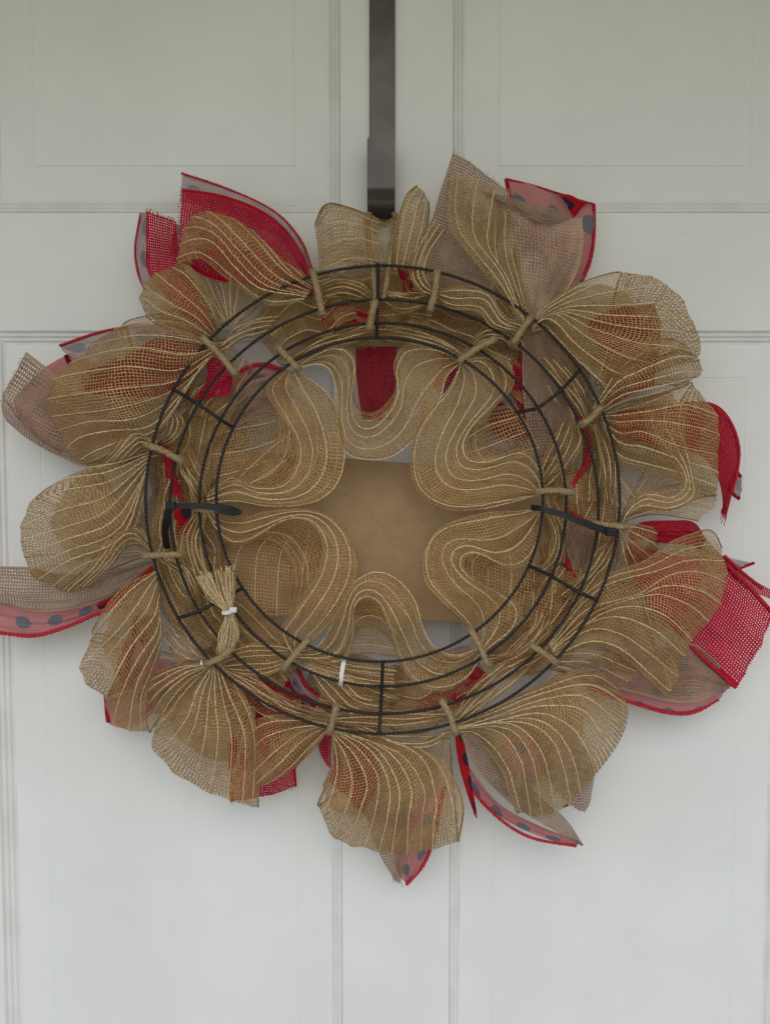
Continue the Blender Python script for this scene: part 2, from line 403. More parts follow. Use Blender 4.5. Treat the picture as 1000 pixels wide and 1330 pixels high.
def fan(guides, ret, seed, d0=-.012, dmid=.008, dout=.070, dfar=.040, pleat=.0035, pleats=6, cords=.0165, far=.45):
    """a puff of mesh: gathered at a tie, out towards the viewer, over the rim, and back behind to the other tie"""
    G=[]
    r = random.Random(seed); js = r.uniform(-.003,.003)
    for gi,g in enumerate(guides):
        n=len(g); pts=[]; tt=gi/(len(guides)-1); dome=1-(2*tt-1)**2
        for i,(u,v) in enumerate(g):
            f=i/(n-1); near=dr(v)
            d = near + d0*(1-f) + (dmid+.030*dome-.012)*math.sin(math.pi*min(1,.06+f*.80))**.8
            k = max(0,(f-.62)/.38)**2.2
            rr_=math.hypot((u-497)/307.5,(v-649)/304)
            d = min(d, near-.010+max(0,rr_-1.0)*.30)
            d = d*(1-k) + dout*k + js
            pts.append(P(u,v,d))
        lu,lv = g[-1]; pu,pv = g[-2]
        bu,bv_ = ret
        pts.append(P(lu+(bu-lu)*.10, lv+(bv_-lv)*.10, (dout+dfar)/2+js))
        pts.append(P(lu+(bu-lu)*far, lv+(bv_-lv)*far, dfar+js))
        pts.append(P(bu+(lu-bu)*.10, bv_+(lv-bv_)*.10, dr(bv_)-.022))
        G.append(pts)
    if len(guides) > 4:      # the same length of mesh doubled inside the puff
        G2=[]
        gu,gv = guides[len(guides)//2][0]
        for g in guides:
            q=[]
            for i,(u,v) in enumerate(g):
                f=i/(n-1) if False else i/(len(g)-1); k=.97-.22*f*r.uniform(.85,1.15)
                q.append(P(gu+(u-gu)*k, gv+(v-gv)*k, dr(v)-.03-.036*f+js))
            G2.append(q)
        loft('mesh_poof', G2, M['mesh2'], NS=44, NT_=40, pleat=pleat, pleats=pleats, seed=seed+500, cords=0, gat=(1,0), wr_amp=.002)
    return loft('mesh_poof', G, M['mesh'], NS=80, NT_=56, pleat=pleat, pleats=pleats, seed=seed, cords=cords, gat=(1,.5), wr_amp=.0015)

def shell(Nc, Oc, seed, far=.85, dn=.004, do=.012, df=-.040, cords=.019, center=(497,649)):
    """a puff whose cords run from tie to tie: near edge, crest, far edge"""
    n=26; Nn=cr(np.array(Nc,float),n); Oo=cr(np.array(Oc,float),n)
    rows=[]
    A=np.array(Nc[0],float); B=np.array(Nc[-1],float)
    for phi in np.linspace(0,math.pi,7):
        w_=[]
        for i in range(n):
            f=i/(n-1); e=math.sin(math.pi*f)**.5
            nn=Nn[i]; oo=Oo[i]; chord=A*(1-f)+B*f
            ff = nn+(chord-nn)*far*math.sin(math.pi*f)**.3
            if phi<=math.pi/2: uv=oo+(nn-oo)*(1-(phi/(math.pi/2))**1.25)
            else: uv=oo+(ff-oo)*(1-math.sin(phi))
            q_=min(1,max(0,(206-math.hypot(uv[0]-495,uv[1]-649))/45)); base=dr(uv[1])-.013+.008*q_
            z=math.cos(phi)
            d=base+(do*q_+(dn*q_ if z>0 else df)*abs(z))*e
            w_.append(P(uv[0],uv[1],d))
        rows.append(w_)
    return loft('mesh_poof', rows, M['mesh'], NS=84, NT_=48, pleat=.0025, pleats=5, seed=seed, cords=cords)

def sheet(name, guides, mat, seed=0, cords=0, wr_amp=.0008, pleat=0, NS=44, NT_=30, width=None, pleats=5):
    G=[[P(u,v,d) for (u,v,d) in g] for g in guides]
    return loft(name, G, mat, NS=NS, NT_=NT_, seed=seed, cords=cords, wr_amp=wr_amp, pleat=pleat, width=width, pleats=pleats)

# ---- raw hardboard sign seen from behind
bp_ = [(216,578),(792,622),(786,822),(214,782)]
f_=[P(u,v,.050) for u,v in bp_]; b_=[q+np.array([0,.0045,0]) for q in f_]
o=mesh_obj('sign_board', np.array(f_+b_), [(0,3,2,1),(4,5,6,7),(0,1,5,4),(1,2,6,5),(2,3,7,6),(3,0,4,7)], M['board'], smooth=False)
bv=o.modifiers.new('bevel','BEVEL'); bv.width=.0007; bv.segments=2; part(o)

# ---- outer puffs (gathered at one tie, returning to the next)
FANS = [
 # left
 ([[(195,586),(165,595),(125,604)],[(195,590),(140,613),(85,622),(50,645)],[(194,596),(140,635),(80,650),(32,673)],[(193,602),(140,660),(85,682),(28,700)],
   [(192,608),(150,682),(85,708),(37,730)],[(190,614),(160,695),(90,727),(50,752)],[(190,640),(165,710),(110,740),(78,766)]], (205,715)),
 ([[(195,705),(178,682),(152,683),(130,710),(112,738),(80,765)],[(196,712),(175,692),(155,700),(140,722),(124,742),(97,767)],[(197,718),(178,708),(162,714),(148,732),(134,745),(116,762)]], (210,722)),
 # upper left of centre
 ([[(280,445),(255,420),(215,408),(165,418)],[(280,449),(240,432),(180,430),(125,441)],[(280,452),(240,455),(170,447),(100,466)],[(280,455),(230,480),(160,475),(76,490)],
   [(279,458),(230,495),(150,505),(68,517)],[(277,461),(230,505),(160,530),(72,542)],[(275,464),(225,520),(180,548),(120,552),(80,565)],[(270,468),(222,530),(195,556),(150,562),(108,572),(92,588)],
   [(262,475),(220,545),(198,565),(160,580),(130,595),(112,602)]], (205,583)),
 ([[(197,572),(176,558),(160,562),(148,582),(130,601)],[(198,577),(182,568),(168,578),(155,592),(142,605)],[(199,582),(188,580),(176,590),(160,604)]], (210,590)),
 # top left big
 ([[(408,368),(398,360),(385,350)],[(406,372),(380,355),(350,320),(330,303)],[(404,376),(365,350),(325,305),(296,281)],[(402,380),(355,360),(312,318),(285,290),(262,276)],
   [(400,383),(345,370),(308,335),(285,308),(262,295),(240,297)],[(398,386),(340,378),(305,350),(280,322),(258,314),(233,322)],[(395,390),(350,396),(300,365),(275,345),(258,334),(232,342)]], (300,430)),
 ([[(285,432),(280,400),(265,368),(248,348),(230,342)],[(284,435),(270,405),(240,372),(215,350)],[(283,438),(262,410),(228,385),(196,362)],[(282,441),(250,415),(215,398),(186,378)],
   [(280,444),(240,425),(205,413),(182,392)],[(278,447),(240,436),(215,427),(190,411)]], (310,425)),
 # right upper
 ([[(690,413),(720,388),(760,365),(805,353)],[(690,416),(725,393),(780,368),(845,359)],[(690,419),(735,398),(800,390),(878,383)],[(690,421),(732,403),(790,412),(850,415),(898,420)],
   [(690,423),(725,406),(770,425),(830,443),(880,448),(908,460)],[(690,425),(718,410),(757,440),(810,470),(850,478)],[(690,428),(708,420),(740,455),(780,492),(800,500)],[(692,431),(712,434),(752,462),(782,502),(786,518)]], (768,520)),
 ([[(770,530),(784,502),(800,470),(830,447),(868,440),(892,450)],[(772,533),(800,500),(830,486),(880,468),(909,470)],[(774,536),(805,512),(850,500),(906,488)],[(776,540),(810,525),(850,515),(892,500)]], (760,500)),
 # right
 ([[(780,538),(810,528),(850,512),(897,497)],[(780,540),(808,536),(850,528),(890,516),(926,530)],[(780,543),(805,547),(835,545),(880,548),(931,562)],[(781,546),(805,563),(835,562),(880,580),(931,592)],[(782,550),(805,580),(835,588),(880,602),(930,620)],
   [(784,555),(800,600),(835,612),(880,622),(928,642)]], (805,672)),
 # lower right big
 ([[(712,835),(745,785),(787,747),(835,728),(875,702),(908,690)],[(713,838),(750,788),(790,757),(850,742),(892,727),(936,724)],[(714,840),(760,792),(825,773),(870,747),(910,744),(942,757)],
   [(715,842),(765,797),(820,778),(862,765),(905,775),(929,792)],[(716,844),(770,801),(812,782),(852,784),(880,799),(903,823)],[(717,846),(765,810),(805,802),(850,820),(888,852)],
   [(718,848),(765,822),(805,830),(840,856),(877,886)],[(720,850),(765,838),(805,850),(840,880),(868,906)]], (808,692)),
 ([[(808,683),(830,682),(862,690)],[(808,686),(830,698),(852,712)],[(807,690),(818,715),(832,735)],[(804,694),(806,725),(810,755)]], (790,760)),
 # bottom right
 ([[(592,940),(640,918),(700,890),(760,868),(795,885)],[(592,942),(640,926),(700,903),(765,890),(814,918)],[(592,944),(640,932),(700,915),(755,915),(785,945),(802,966)],[(592,945),(640,937),(700,928),(740,950),(760,985),(767,1012)],
   [(593,946),(645,938),(690,940),(720,962),(735,1000),(742,1038)],[(593,947),(640,940),(670,945),(695,975),(706,1010),(714,1057)],[(594,948),(625,945),(655,955),(675,985),(682,1015),(690,1062)],[(594,950),(615,955),(640,985),(655,1010),(663,1035),(672,1056)]], (705,868)),
 # bottom
 ([[(430,950),(433,985),(425,1015),(413,1045)],[(431,951),(445,985),(450,1020),(440,1055),(428,1083)],[(432,950),(462,980),(477,1017),(468,1055),(455,1098)],[(433,949),(470,975),(495,1010),(493,1055),(480,1103)],
   [(434,948),(485,973),(512,1020),(510,1060),(502,1106)],[(435,947),(500,975),(530,1020),(527,1065),(525,1107)],[(436,946),(515,975),(548,1020),(547,1060),(545,1106)],[(437,945),(540,975),(568,1030),(567,1070),(565,1103)],
   [(440,944),(560,980),(592,1020),(602,1050),(595,1090)]], (582,945)),
 # bottom left
 ([[(275,862),(250,880),(225,910),(202,940)],[(276,863),(255,890),(235,930),(199,968)],[(278,864),(262,900),(250,945),(222,997)],[(279,864),(270,910),(265,960),(250,1016)],[(280,864),(280,910),(285,960),(275,1028)],
   [(282,863),(292,905),(305,960),(300,1037)],[(284,862),(302,900),(325,960),(322,1042)],[(286,860),(312,890),(334,950),(336,1043)]], (330,905)),
 ([[(425,938),(385,930),(345,930),(318,945)],[(425,940),(385,940),(345,950),(320,975)],[(426,942),(390,952),(350,980),(325,1005)],[(426,944),(395,965),(360,1000),(332,1022)],[(427,947),(405,975),(375,1003),(345,1018)]], (400,945)),
 # lower left
 ([[(203,742),(170,757),(145,780),(120,820)],[(204,745),(180,775),(150,815),(107,857)],[(205,755),(190,790),(160,825),(113,882)],[(207,770),(200,800),(170,840),(148,880),(136,907)],
   [(208,790),(205,820),(185,850),(165,890),(150,938)],[(209,805),(207,830),(195,860),(178,900),(175,948)],[(210,820),(208,845),(200,875),(190,910),(195,948)]], (268,862)),
 ([[(270,862),(235,862),(200,876),(182,888)],[(270,864),(240,872),(210,890),(192,908)],[(272,866),(245,880),(220,903),(205,928)],[(273,868),(255,888),(235,913),(225,936)]], (255,855)),
]
for i,(g,ret) in enumerate(FANS): fan(g, ret, 20+i)

# ---- inner puffs
SHELLS = [
 ([(372,480),(347,502),(355,525),(380,562),(386,590),(375,620),(355,632),(325,630),(300,618),(272,640)], [(385,482),(420,507),(440,540),(447,580),(442,617),(425,642),(395,655),(350,657),(305,650),(268,655)]),
 ([(392,472),(430,452),(455,456),(462,480),(457,512),(462,545),(480,554),(500,540),(516,507),(512,475),(525,450),(560,450),(597,465)], [(390,478),(418,474),(434,495),(438,555),(449,588),(480,597),(512,591),(545,562),(570,520),(580,488),(600,470)]),
 ([(602,468),(640,460),(664,478),(667,500),(648,522),(622,545),(606,570),(612,592),(640,594),(680,582),(702,605),(705,640)], [(598,474),(583,505),(558,532),(540,560),(533,592),(536,625),(550,646),(578,660),(612,662),(652,655),(700,642)]),
 ([(706,652),(704,690),(688,728),(660,738),(628,722),(608,720),(600,735),(618,754),(657,773),(677,792),(668,818),(630,845)], [(702,660),(675,664),(626,667),(572,684),(550,715),(550,752),(575,783),(602,807),(620,835)]),
 ([(385,855),(440,862),(458,835),(460,790),(476,776),(492,783),(504,810),(516,850),(536,885),(570,897),(605,882),(626,850)], [(382,848),(415,838),(438,795),(460,757),(487,743),(515,752),(538,780),(547,810),(562,838),(590,850),(622,842)]),
 ([(268,665),(285,695),(300,708),(322,705),(342,692),(364,678),(390,673),(410,685),(420,710),(412,745),(395,772),(372,805),(362,822),(378,845)], [(270,660),(290,674),(320,671),(350,663),(390,660),(425,668),(450,690),(465,722),(463,752),(450,782),(425,815),(388,845)]),
]
for i,(a_,b2) in enumerate(SHELLS): shell(a_, b2, 60+i, far=.2 if i==1 else .45)

# ---- the run of mesh worked along the frame, behind the wires
def backing(a0,a1,r0,r1,seed,d=-.038,mat='mesh'):
    r=random.Random(seed); g=[]
    for k in range(4):
        f=k/3; q=[]
        for j in range(6):
            a_=math.radians(a0+(a1-a0)*j/5); rr=r0+(r1-r0)*f+r.uniform(-9,9); e=math.sin(math.pi*j/5)
            rr=rr*(.35*e+.65)+ (r0+r1)/2*(.35-.35*e)
            u=497+rr*math.cos(a_); v=651+rr*math.sin(a_)
            q.append(P(u,v,dr(v)+d+r.uniform(-.008,.008)))
        g.append(q)
    loft('mesh_fold',g,M[mat],NS=40,NT_=26,seed=seed,cords=.028 if mat=='mesh' else 0,wr_amp=.002,pleat=.003,width=.11 if mat=='mesh' else .08)
for k,(a0,a1,r0,r1) in enumerate([(150,186,215,300),(178,212,215,300),(205,226,225,310),(236,262,225,305),(255,285,215,300),(278,312,225,310),(305,335,225,310),(328,360,225,300),(-8,28,215,300),(20,52,225,300),(62,92,225,300),(86,108,220,300),(118,150,220,290),(112,135,270,320),(140,170,225,310)]):
    backing(a0,a1,r0,r1,400+k,-.034)
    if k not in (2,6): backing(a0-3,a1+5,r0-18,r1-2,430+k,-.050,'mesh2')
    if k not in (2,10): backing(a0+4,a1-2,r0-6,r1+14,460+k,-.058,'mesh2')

# ---- other sheets of the same mesh
def msheet(g, seed, **kw):
    kw.setdefault('cords',.0165); kw.setdefault('wr_amp',.0008); kw.setdefault('pleat',.0015)
    return sheet('mesh_fold', g, M['mesh'], seed, **kw)
# top lobes either side of the hook
msheet([[(409,292,.055),(424,266,.066),(455,270,.070),(492,285,.06)],[(409,298,.066),(430,288,.082),(457,288,.084),(492,300,.07)],[(414,330,.074),(436,320,.09),(462,314,.088),(493,320,.075)],[(413,365,.08),(436,352,.09),(464,346,.088),(493,350,.075)]],101)
msheet([[(409,292,.055),(424,266,.066),(455,270,.070),(492,285,.06)],[(411,300,.04),(435,280,.04),(460,282,.045),(492,295,.04)],[(414,350,.05),(436,340,.045),(462,340,.048),(493,340,.05)]],102)
msheet([[(484,280,.045),(500,290,.05),(516,278,.045)],[(485,310,.05),(500,318,.06),(516,310,.05)],[(486,345,.06),(500,352,.07),(516,345,.06)]],103, NS=24)
msheet([[(510,350,.075),(514,300,.075),(526,258,.07),(540,242,.062)],[(522,350,.085),(535,300,.086),(542,270,.08),(550,249,.066)],[(535,352,.08),(550,310,.075),(556,278,.07),(557,262,.06)]],104)
msheet([[(512,350,.05),(516,300,.045),(527,256,.05),(541,242,.062)],[(524,350,.04),(535,300,.038),(542,270,.042),(551,250,.058)],[(537,352,.05),(551,310,.045),(557,278,.05),(557,264,.06)]],105)
msheet([[(562,285,.075),(541,320,.08),(533,355,.084),(545,378,.086),(565,384,.084)],[(572,292,.076),(552,322,.085),(543,352,.089),(551,372,.09),(567,381,.086)],[(580,300,.072),(562,325,.08),(554,350,.085),(558,366,.087),(569,378,.086)]],106)
# mesh in front of the tall burlap tails
msheet([[(584,226,.066),(580,268,.076),(587,302,.083),(622,346,.088),(652,382,.088),(676,424,.086)],[(598,226,.068),(594,270,.08),(603,306,.088),(638,350,.093),(661,386,.091),(680,424,.087)],[(618,233,.068),(612,280,.08),(618,312,.088),(648,352,.092),(666,390,.09),(682,424,.087)],
        [(635,243,.066),(628,290,.078),(630,318,.086),(656,358,.09),(671,396,.089),(684,423,.087)],[(650,254,.064),(642,300,.074),(641,332,.082),(660,368,.086),(674,402,.087),(686,422,.087)]],107)
msheet([[(566,386,.084),(585,400,.088),(620,405,.088),(640,425,.088),(678,432,.085)],[(566,382,.084),(590,388,.092),(628,390,.092),(650,418,.090),(680,428,.086)],[(567,378,.084),(598,372,.09),(632,380,.09),(655,410,.09),(682,424,.086)]],108)
msheet([[(640,285,.066),(640,330,.07),(655,375,.078),(680,418,.084)],[(655,275,.064),(655,325,.068),(668,370,.077),(684,416,.084)],[(672,280,.062),(670,325,.067),(678,368,.076),(687,415,.084)]],112)
# S-shaped folds at the right
msheet([[(842,522,.085),(837,548,.095),(855,580,.1),(880,610,.1),(884,628,.098),(870,641,.098),(840,638,.098),(815,655,.096),(806,676,.092)],[(857,521,.082),(853,550,.098),(868,578,.105),(888,608,.105),(891,634,.102),(871,649,.102),(838,645,.1),(814,662,.097),(807,678,.092)],
        [(875,523,.078),(872,550,.096),(884,580,.103),(894,610,.104),(897,640,.1),(870,656,.1),(836,652,.1),(813,668,.097),(808,680,.092)],[(895,525,.074),(888,555,.09),(893,585,.098),(899,615,.098),(902,646,.095),(868,663,.096),(834,660,.098),(812,674,.096),(809,682,.092)]],109)
msheet([[(812,668,.08),(840,640,.07),(890,628,.062),(930,636,.058)],[(812,672,.076),(848,652,.064),(890,648,.056),(929,656,.05)],[(812,676,.076),(848,668,.064),(885,672,.056),(905,676,.05)]],110)
msheet([[(795,590,.07),(812,620,.072),(832,645,.07)],[(795,620,.072),(808,648,.074),(824,665,.07)],[(795,655,.074),(803,668,.076),(814,682,.072)]],113)
msheet([[(722,848,.078),(770,842,.07),(835,866,.06)],[(724,858,.076),(768,862,.068),(815,885,.058)],[(722,868,.074),(755,880,.066),(795,905,.056)]],114)
msheet([[(905,690,.06),(925,690,.056),(938,712,.05)],[(885,700,.06),(915,705,.055),(936,730,.05)],[(870,715,.06),(900,725,.055),(930,750,.05)]],111)
# small loops inside the outer ring
for k,g in enumerate([
 [[(212,822),(224,847),(250,858),(270,861)],[(218,814),(236,836),(256,851),(272,858)],[(226,808),(247,826),(263,844),(276,855)]],
 [[(445,946),(490,970),(540,976),(582,956)],[(450,940),(500,961),(550,966),(583,951)],[(455,934),(505,950),(555,955),(584,947)]],
 [[(205,580),(230,572),(240,548),(225,525)],[(203,577),(222,565),(228,545),(215,525)],[(202,574),(212,556),(216,540),(210,528)]],
 [[(270,462),(292,455),(315,440),(345,432)],[(285,455),(302,437),(325,425),(355,420)],[(292,450),(308,425),(335,412),(365,408)]],
 [[(208,726),(228,745),(243,775),(248,795)],[(216,724),(240,740),(252,765),(258,790)],[(222,722),(248,735),(258,755),(262,780)]],
 [[(800,690),(775,715),(755,745),(735,760)],[(802,692),(785,725),(765,750),(748,765)],[(804,694),(795,735),(780,760),(765,778)]],
 [[(690,845),(650,862),(610,895),(590,925)],[(698,850),(660,872),(622,905),(592,932)],[(706,855),(675,880),(635,912),(594,938)]],
 [[(758,548),(740,520),(715,490),(695,470)],[(764,545),(750,515),(728,485),(708,462)],[(770,540),(760,512),(742,482),(720,455)]],
 [[(768,552),(778,585),(782,620),(785,650)],[(774,550),(788,585),(792,620),(795,655)],[(780,548),(798,585),(800,625),(802,665)]],
 [[(410,372),(440,360),(470,365),(488,385)],[(412,380),(440,370),(465,375),(486,390)],[(415,390),(440,385),(462,388),(484,395)]],
 [[(498,385),(520,392),(545,388),(562,385)],[(496,378),(520,380),(545,380),(563,378)],[(496,395),(520,405),(542,402),(560,394)]],
 [[(430,928),(380,910),(330,880),(290,862)],[(428,935),(376,918),(328,890),(288,866)],[(426,942),(370,926),(325,900),(285,870)]],
 [[(235,590),(250,610),(262,630),(265,652)],[(228,595),(240,620),(250,640),(258,655)],[(245,580),(258,600),(270,625),(275,650)]],
 [[(272,668),(262,700),(268,730),(290,765)],[(262,668),(250,700),(255,730),(272,770)],[(252,668),(235,690),(232,720),(250,760)]],
 [[(660,450),(645,440),(625,445),(600,462)],[(672,455),(660,435),(630,430),(602,458)],[(680,450),(668,430),(640,415),(604,454)]],
 [[(700,640),(735,610),(755,575),(752,555)],[(698,632),(722,600),(738,570),(742,552)],[(696,625),(708,590),(720,565),(728,548)]],
 [[(703,650),(718,700),(708,730),(690,740)],[(712,650),(728,690),(725,720),(712,740)],[(720,650),(735,680),(735,700),(730,730)]],
 [[(380,465),(420,440),(460,425),(485,418)],[(375,470),(415,448),(455,438),(485,430)],[(370,475),(410,458),(450,448),(490,440)]],
 [[(500,420),(540,428),(575,442),(600,462)],[(500,432),(540,440),(575,450),(598,466)],[(500,442),(535,448),(570,458),(596,470)]],
 [[(630,850),(660,845),(690,815),(695,790)],[(634,858),(668,850),(698,820),(708,800)],[(638,865),(676,856),(706,830),(718,815)]],
 [[(400,870),(420,900),(445,925),(480,930)],[(410,862),(440,890),(465,912),(500,918)],[(420,855),(460,880),(485,895),(520,905)]],
]):
    msheet([[(u,v,dr(v)-.026+.012*math.sin(math.pi*j/3)-.002*i+.004*(i==1)) for j,(u,v) in enumerate(q)] for i,q in enumerate(g)], 120+k, pleat=.0035, NT_=24, cords=.016, wr_amp=.0022)
# far sides of the inner puffs, seen through their loops
for k,(g,d_) in enumerate([
 ([[(300,625),(330,590),(365,560),(400,545)],[(305,640),(345,615),(385,585),(425,565)],[(345,650),(380,635),(410,615),(435,600)]],.060),
 ([[(270,560),(310,545),(350,540),(385,530)],[(275,590),(315,585),(350,575),(390,555)],[(280,640),(320,625),(360,605),(395,585)]],.056),
 ([[(290,790),(290,750),(300,710),(330,690)],[(345,800),(345,760),(350,715),(375,685)],[(400,800),(410,755),(415,715),(410,690)]],.060),
 ([[(600,705),(598,740),(600,790)],[(640,715),(640,755),(638,800)],[(690,730),(690,770),(685,815)],[(730,740),(728,780),(720,825)]],.060),
 ([[(452,790),(480,785),(520,795)],[(448,815),(480,812),(525,820)],[(445,850),(480,848),(530,855)]],.060),
 ([[(600,560),(625,535),(670,525)],[(605,590),(640,580),(690,560)],[(625,605),(660,598),(705,590)]],.062),
]):
    msheet([[(u,v,d_+.002*i) for (u,v) in q] for i,q in enumerate(g)],180+k,pleat=0,cords=.02,NT_=24)
# gathered run of mesh along the bottom, cut end, and the tied-off tail
def bundle(name, cen, wid, seed, n=26, cord=True):
    parts_=[]; r=np.random.default_rng(seed)
    L=len(cen)
    for k in range(n):
        o_=r.uniform(-1,1); dd=r.uniform(-.004,.003)
        p=[]
        for i,(u,v,d) in enumerate(cen):
            a=np.array(cen[min(i+1,L-1)][:2],float)-np.array(cen[max(i-1,0)][:2],float); a/=np.linalg.norm(a)
            q=np.array([u,v])+np.array([-a[1],a[0]])*o_*wid[i]
            p.append(P(q[0]+r.normal(0,1.3),q[1]+r.normal(0,1.3),d+dd))
        q=cr(p,40); q+=r.normal(0,.00015,q.shape)
        parts_.append(tube(q,.00036*r.uniform(.8,1.4),4))
    ob=part(mesh_obj(name,*join(parts_),M['jute'])); ob['kind']='stuff'
    return ob
b1=[(384,852,.082),(415,862,.084),(445,872,.086),(480,878,.085),(512,881,.084)]
msheet([[(u,v-14*k_,d) for (u,v,d) in b1] for k_ in (1,.4,-.4,-1)],150,pleat=.002,cords=.009)
bundle('loose_strands', b1, [9,13,13,14,15], 151, 9)
b2=[(290,852,.098),(297,825,.102),(298,796,.104),(286,768,.104),(278,742,.102)]
msheet([[(290+6*k_,852,.096),(297+13*k_,825,.101),(298+5*k_,796,.103),(288+17*k_,768,.103),(282+24*k_,742,.101)] for k_ in (-1,-.35,.35,1)],152,pleat=.002,cords=.005)
bundle('loose_strands', b2, [6,12,5,17,25], 153, 34)
b3=[(292,858,.09),(320,858,.094),(350,858,.094),(380,852,.09)]
msheet([[(288,862+8*k_,.080),(315,858+20*k_,.086),(350,856+20*k_,.086),(384,850+8*k_,.082)] for k_ in (-1,-.4,.4,1)],154,pleat=.004,cords=.011)
b4=[(432,935),(480,934),(530,935),(585,928)]
msheet([[(430,933+6*k_,.084),(470,932+11*k_,.086),(520,934+11*k_,.086),(585,930+6*k_,.084)] for k_ in (-1,0,1)],155,pleat=.002,cords=.013)

# ---- ribbons
def edge(pts, parent_o, r=.0010, seed=0):
    rr=np.random.default_rng(seed); q=cr([P(*p) for p in pts],240)
    rad=1+.22*np.sin(np.arange(240)*1.3)+.10*rr.normal(0,1,240)
    sub(mesh_obj('wired_edge',*tube(q,r,6,rad=rad),M['rededge']),parent_o)
def fray(pa, pb, outdir, mat, parent_o, n=26, L=.0022, seed=0):
    r=np.random.default_rng(seed); a=P(*pa); b=P(*pb); o=P(pa[0]+outdir[0]*10,pa[1]+outdir[1]*10,pa[2])-a; o/=np.linalg.norm(o); parts_=[]
    for k in range(n):
        s=a+(b-a)*(k+.5)/n; e=s+o*L*r.uniform(.3,1.3)+r.normal(0,.0006,3)
        parts_.append(tube(np.array([s-o*.001,(s+e)/2+r.normal(0,.0003,3),e]),.00035,3))
    x=sub(mesh_obj('frayed_threads',*join(parts_),mat),parent_o); x['kind']='stuff'
fr_red=plain('red_thread',(.45,.008,.03),(.6,.02,.05),300,.9)[0]; fr_tan=plain('tan_thread',(.42,.3,.19),(.58,.43,.29),300,.9)[0]
def rib(kind, guides, seed, wr_amp=.001, **kw):
    nm={'red':'red_burlap_ribbon','red_open':'red_burlap_ribbon','burlap':'burlap_ribbon','burlap_dense':'burlap_ribbon','red_soft':'red_burlap_ribbon','red_satin':'red_burlap_ribbon','pink':'polka_dot_ribbon','white_back':'polka_dot_ribbon','dotred':'polka_dot_ribbon'}[kind]
    return sheet(nm, guides, M[kind], seed, wr_amp=wr_amp, **kw)[0]
# upper left
o=rib('white_back',[[(237,225,.030),(290,243,.034),(340,265,.038),(370,286,.042),(393,316,.05),(406,350,.07)],[(234,262,.032),(285,275,.036),(335,295,.04),(365,315,.044),(390,345,.052),(404,370,.07)]],201)
edge([(236,225,.031),(290,243,.035),(340,265,.039),(370,286,.043),(393,316,.051),(405,348,.07)],o,seed=1)
o=rib('red',[[(237,245,.040),(285,252,.044),(335,270,.047),(370,297,.052),(392,328,.06),(406,362,.076)],[(234,290,.042),(280,305,.047),(330,320,.05),(365,340,.054),(390,362,.062),(406,374,.076)],[(230,338,.044),(275,362,.048),(330,372,.052),(365,380,.056),(392,386,.064),(406,384,.076)]],202)
fray((237,245,.04),(230,338,.044),(-1,0),fr_red,o,seed=2)
o=rib('white_back',[[(183,277,.034),(176,320,.036),(179,352,.04),(188,376,.046)],[(194,275,.036),(193,320,.04),(198,352,.044),(208,380,.05)]],203)
edge([(183,277,.035),(176,320,.037),(179,352,.041),(188,376,.047)],o,seed=3)
o=rib('red',[[(190,275,.040),(191,315,.044),(196,360,.05),(250,420,.07)],[(210,281,.042),(212,320,.046),(220,365,.052),(265,425,.07)],[(229,288,.044),(232,325,.048),(250,370,.054),(280,430,.07)]],204)
fray((190,275,.04),(229,288,.044),(.2,-1),fr_red,o,seed=4)
rib('white_back',[[(227,290,.036),(224,310,.038),(221,330,.04)],[(234,292,.036),(232,312,.038),(230,332,.04)]],205,NS=16,NT_=8)
# tall pair top right
o=rib('burlap',[[(588,198,.044),(566,268,.056),(551,335,.066),(566,400,.082)],[(612,212,.046),(592,280,.058),(576,340,.068),(590,405,.082)],[(638,232,.048),(620,295,.06),(605,350,.07),(620,410,.082)],[(662,250,.05),(650,310,.062),(640,360,.072),(650,418,.082)]],206,width=.064)
fray((588,198,.044),(662,250,.05),(.4,-1),fr_tan,o,seed=5)
o=rib('pink',[[(657,232,.030),(700,243,.03),(742,257,.03),(771,265,.03)],[(662,270,.034),(700,285,.034),(742,295,.033),(771,300,.032)],[(670,330,.045),(700,345,.042),(735,345,.04),(766,335,.036)],[(680,390,.06),(700,395,.058),(725,385,.05),(756,364,.042)]],207,width=.06)
edge([(771,265,.031),(771,305,.032),(766,338,.036),(755,366,.043)],o,.0016,seed=6); edge([(657,232,.031),(700,243,.031),(742,257,.031),(771,265,.031)],o,.0009,seed=7); edge([(657,232,.031),(663,262,.033),(668,290,.036)],o,.0016,seed=8)
rib('dotred',[[(720,247,.034),(742,255,.034),(768,264,.034)],[(735,265,.037),(748,267,.037),(760,266,.036)],[(745,284,.038),(747,280,.038),(750,276,.038)]],208,NS=20,NT_=14)
o=rib('burlap_dense',[[(650,262,.060),(654,300,.062),(661,350,.068),(672,385,.076),(686,415,.084)],[(690,272,.066),(692,310,.068),(692,350,.07),(690,385,.076),(690,416,.084)],[(728,283,.064),(728,320,.064),(722,355,.066),(708,390,.074),(695,416,.084)],[(755,283,.056),(757,325,.056),(745,362,.06),(722,395,.072),(698,418,.084)]],209,width=.066)
o=rib('burlap',[[(617,246,.062),(650,254,.066),(690,264,.068),(742,277,.062)],[(625,252,.067),(655,262,.07),(692,276,.072),(735,286,.066)],[(640,260,.068),(665,270,.071),(695,286,.072),(715,291,.068)]],210,NS=30,NT_=14)
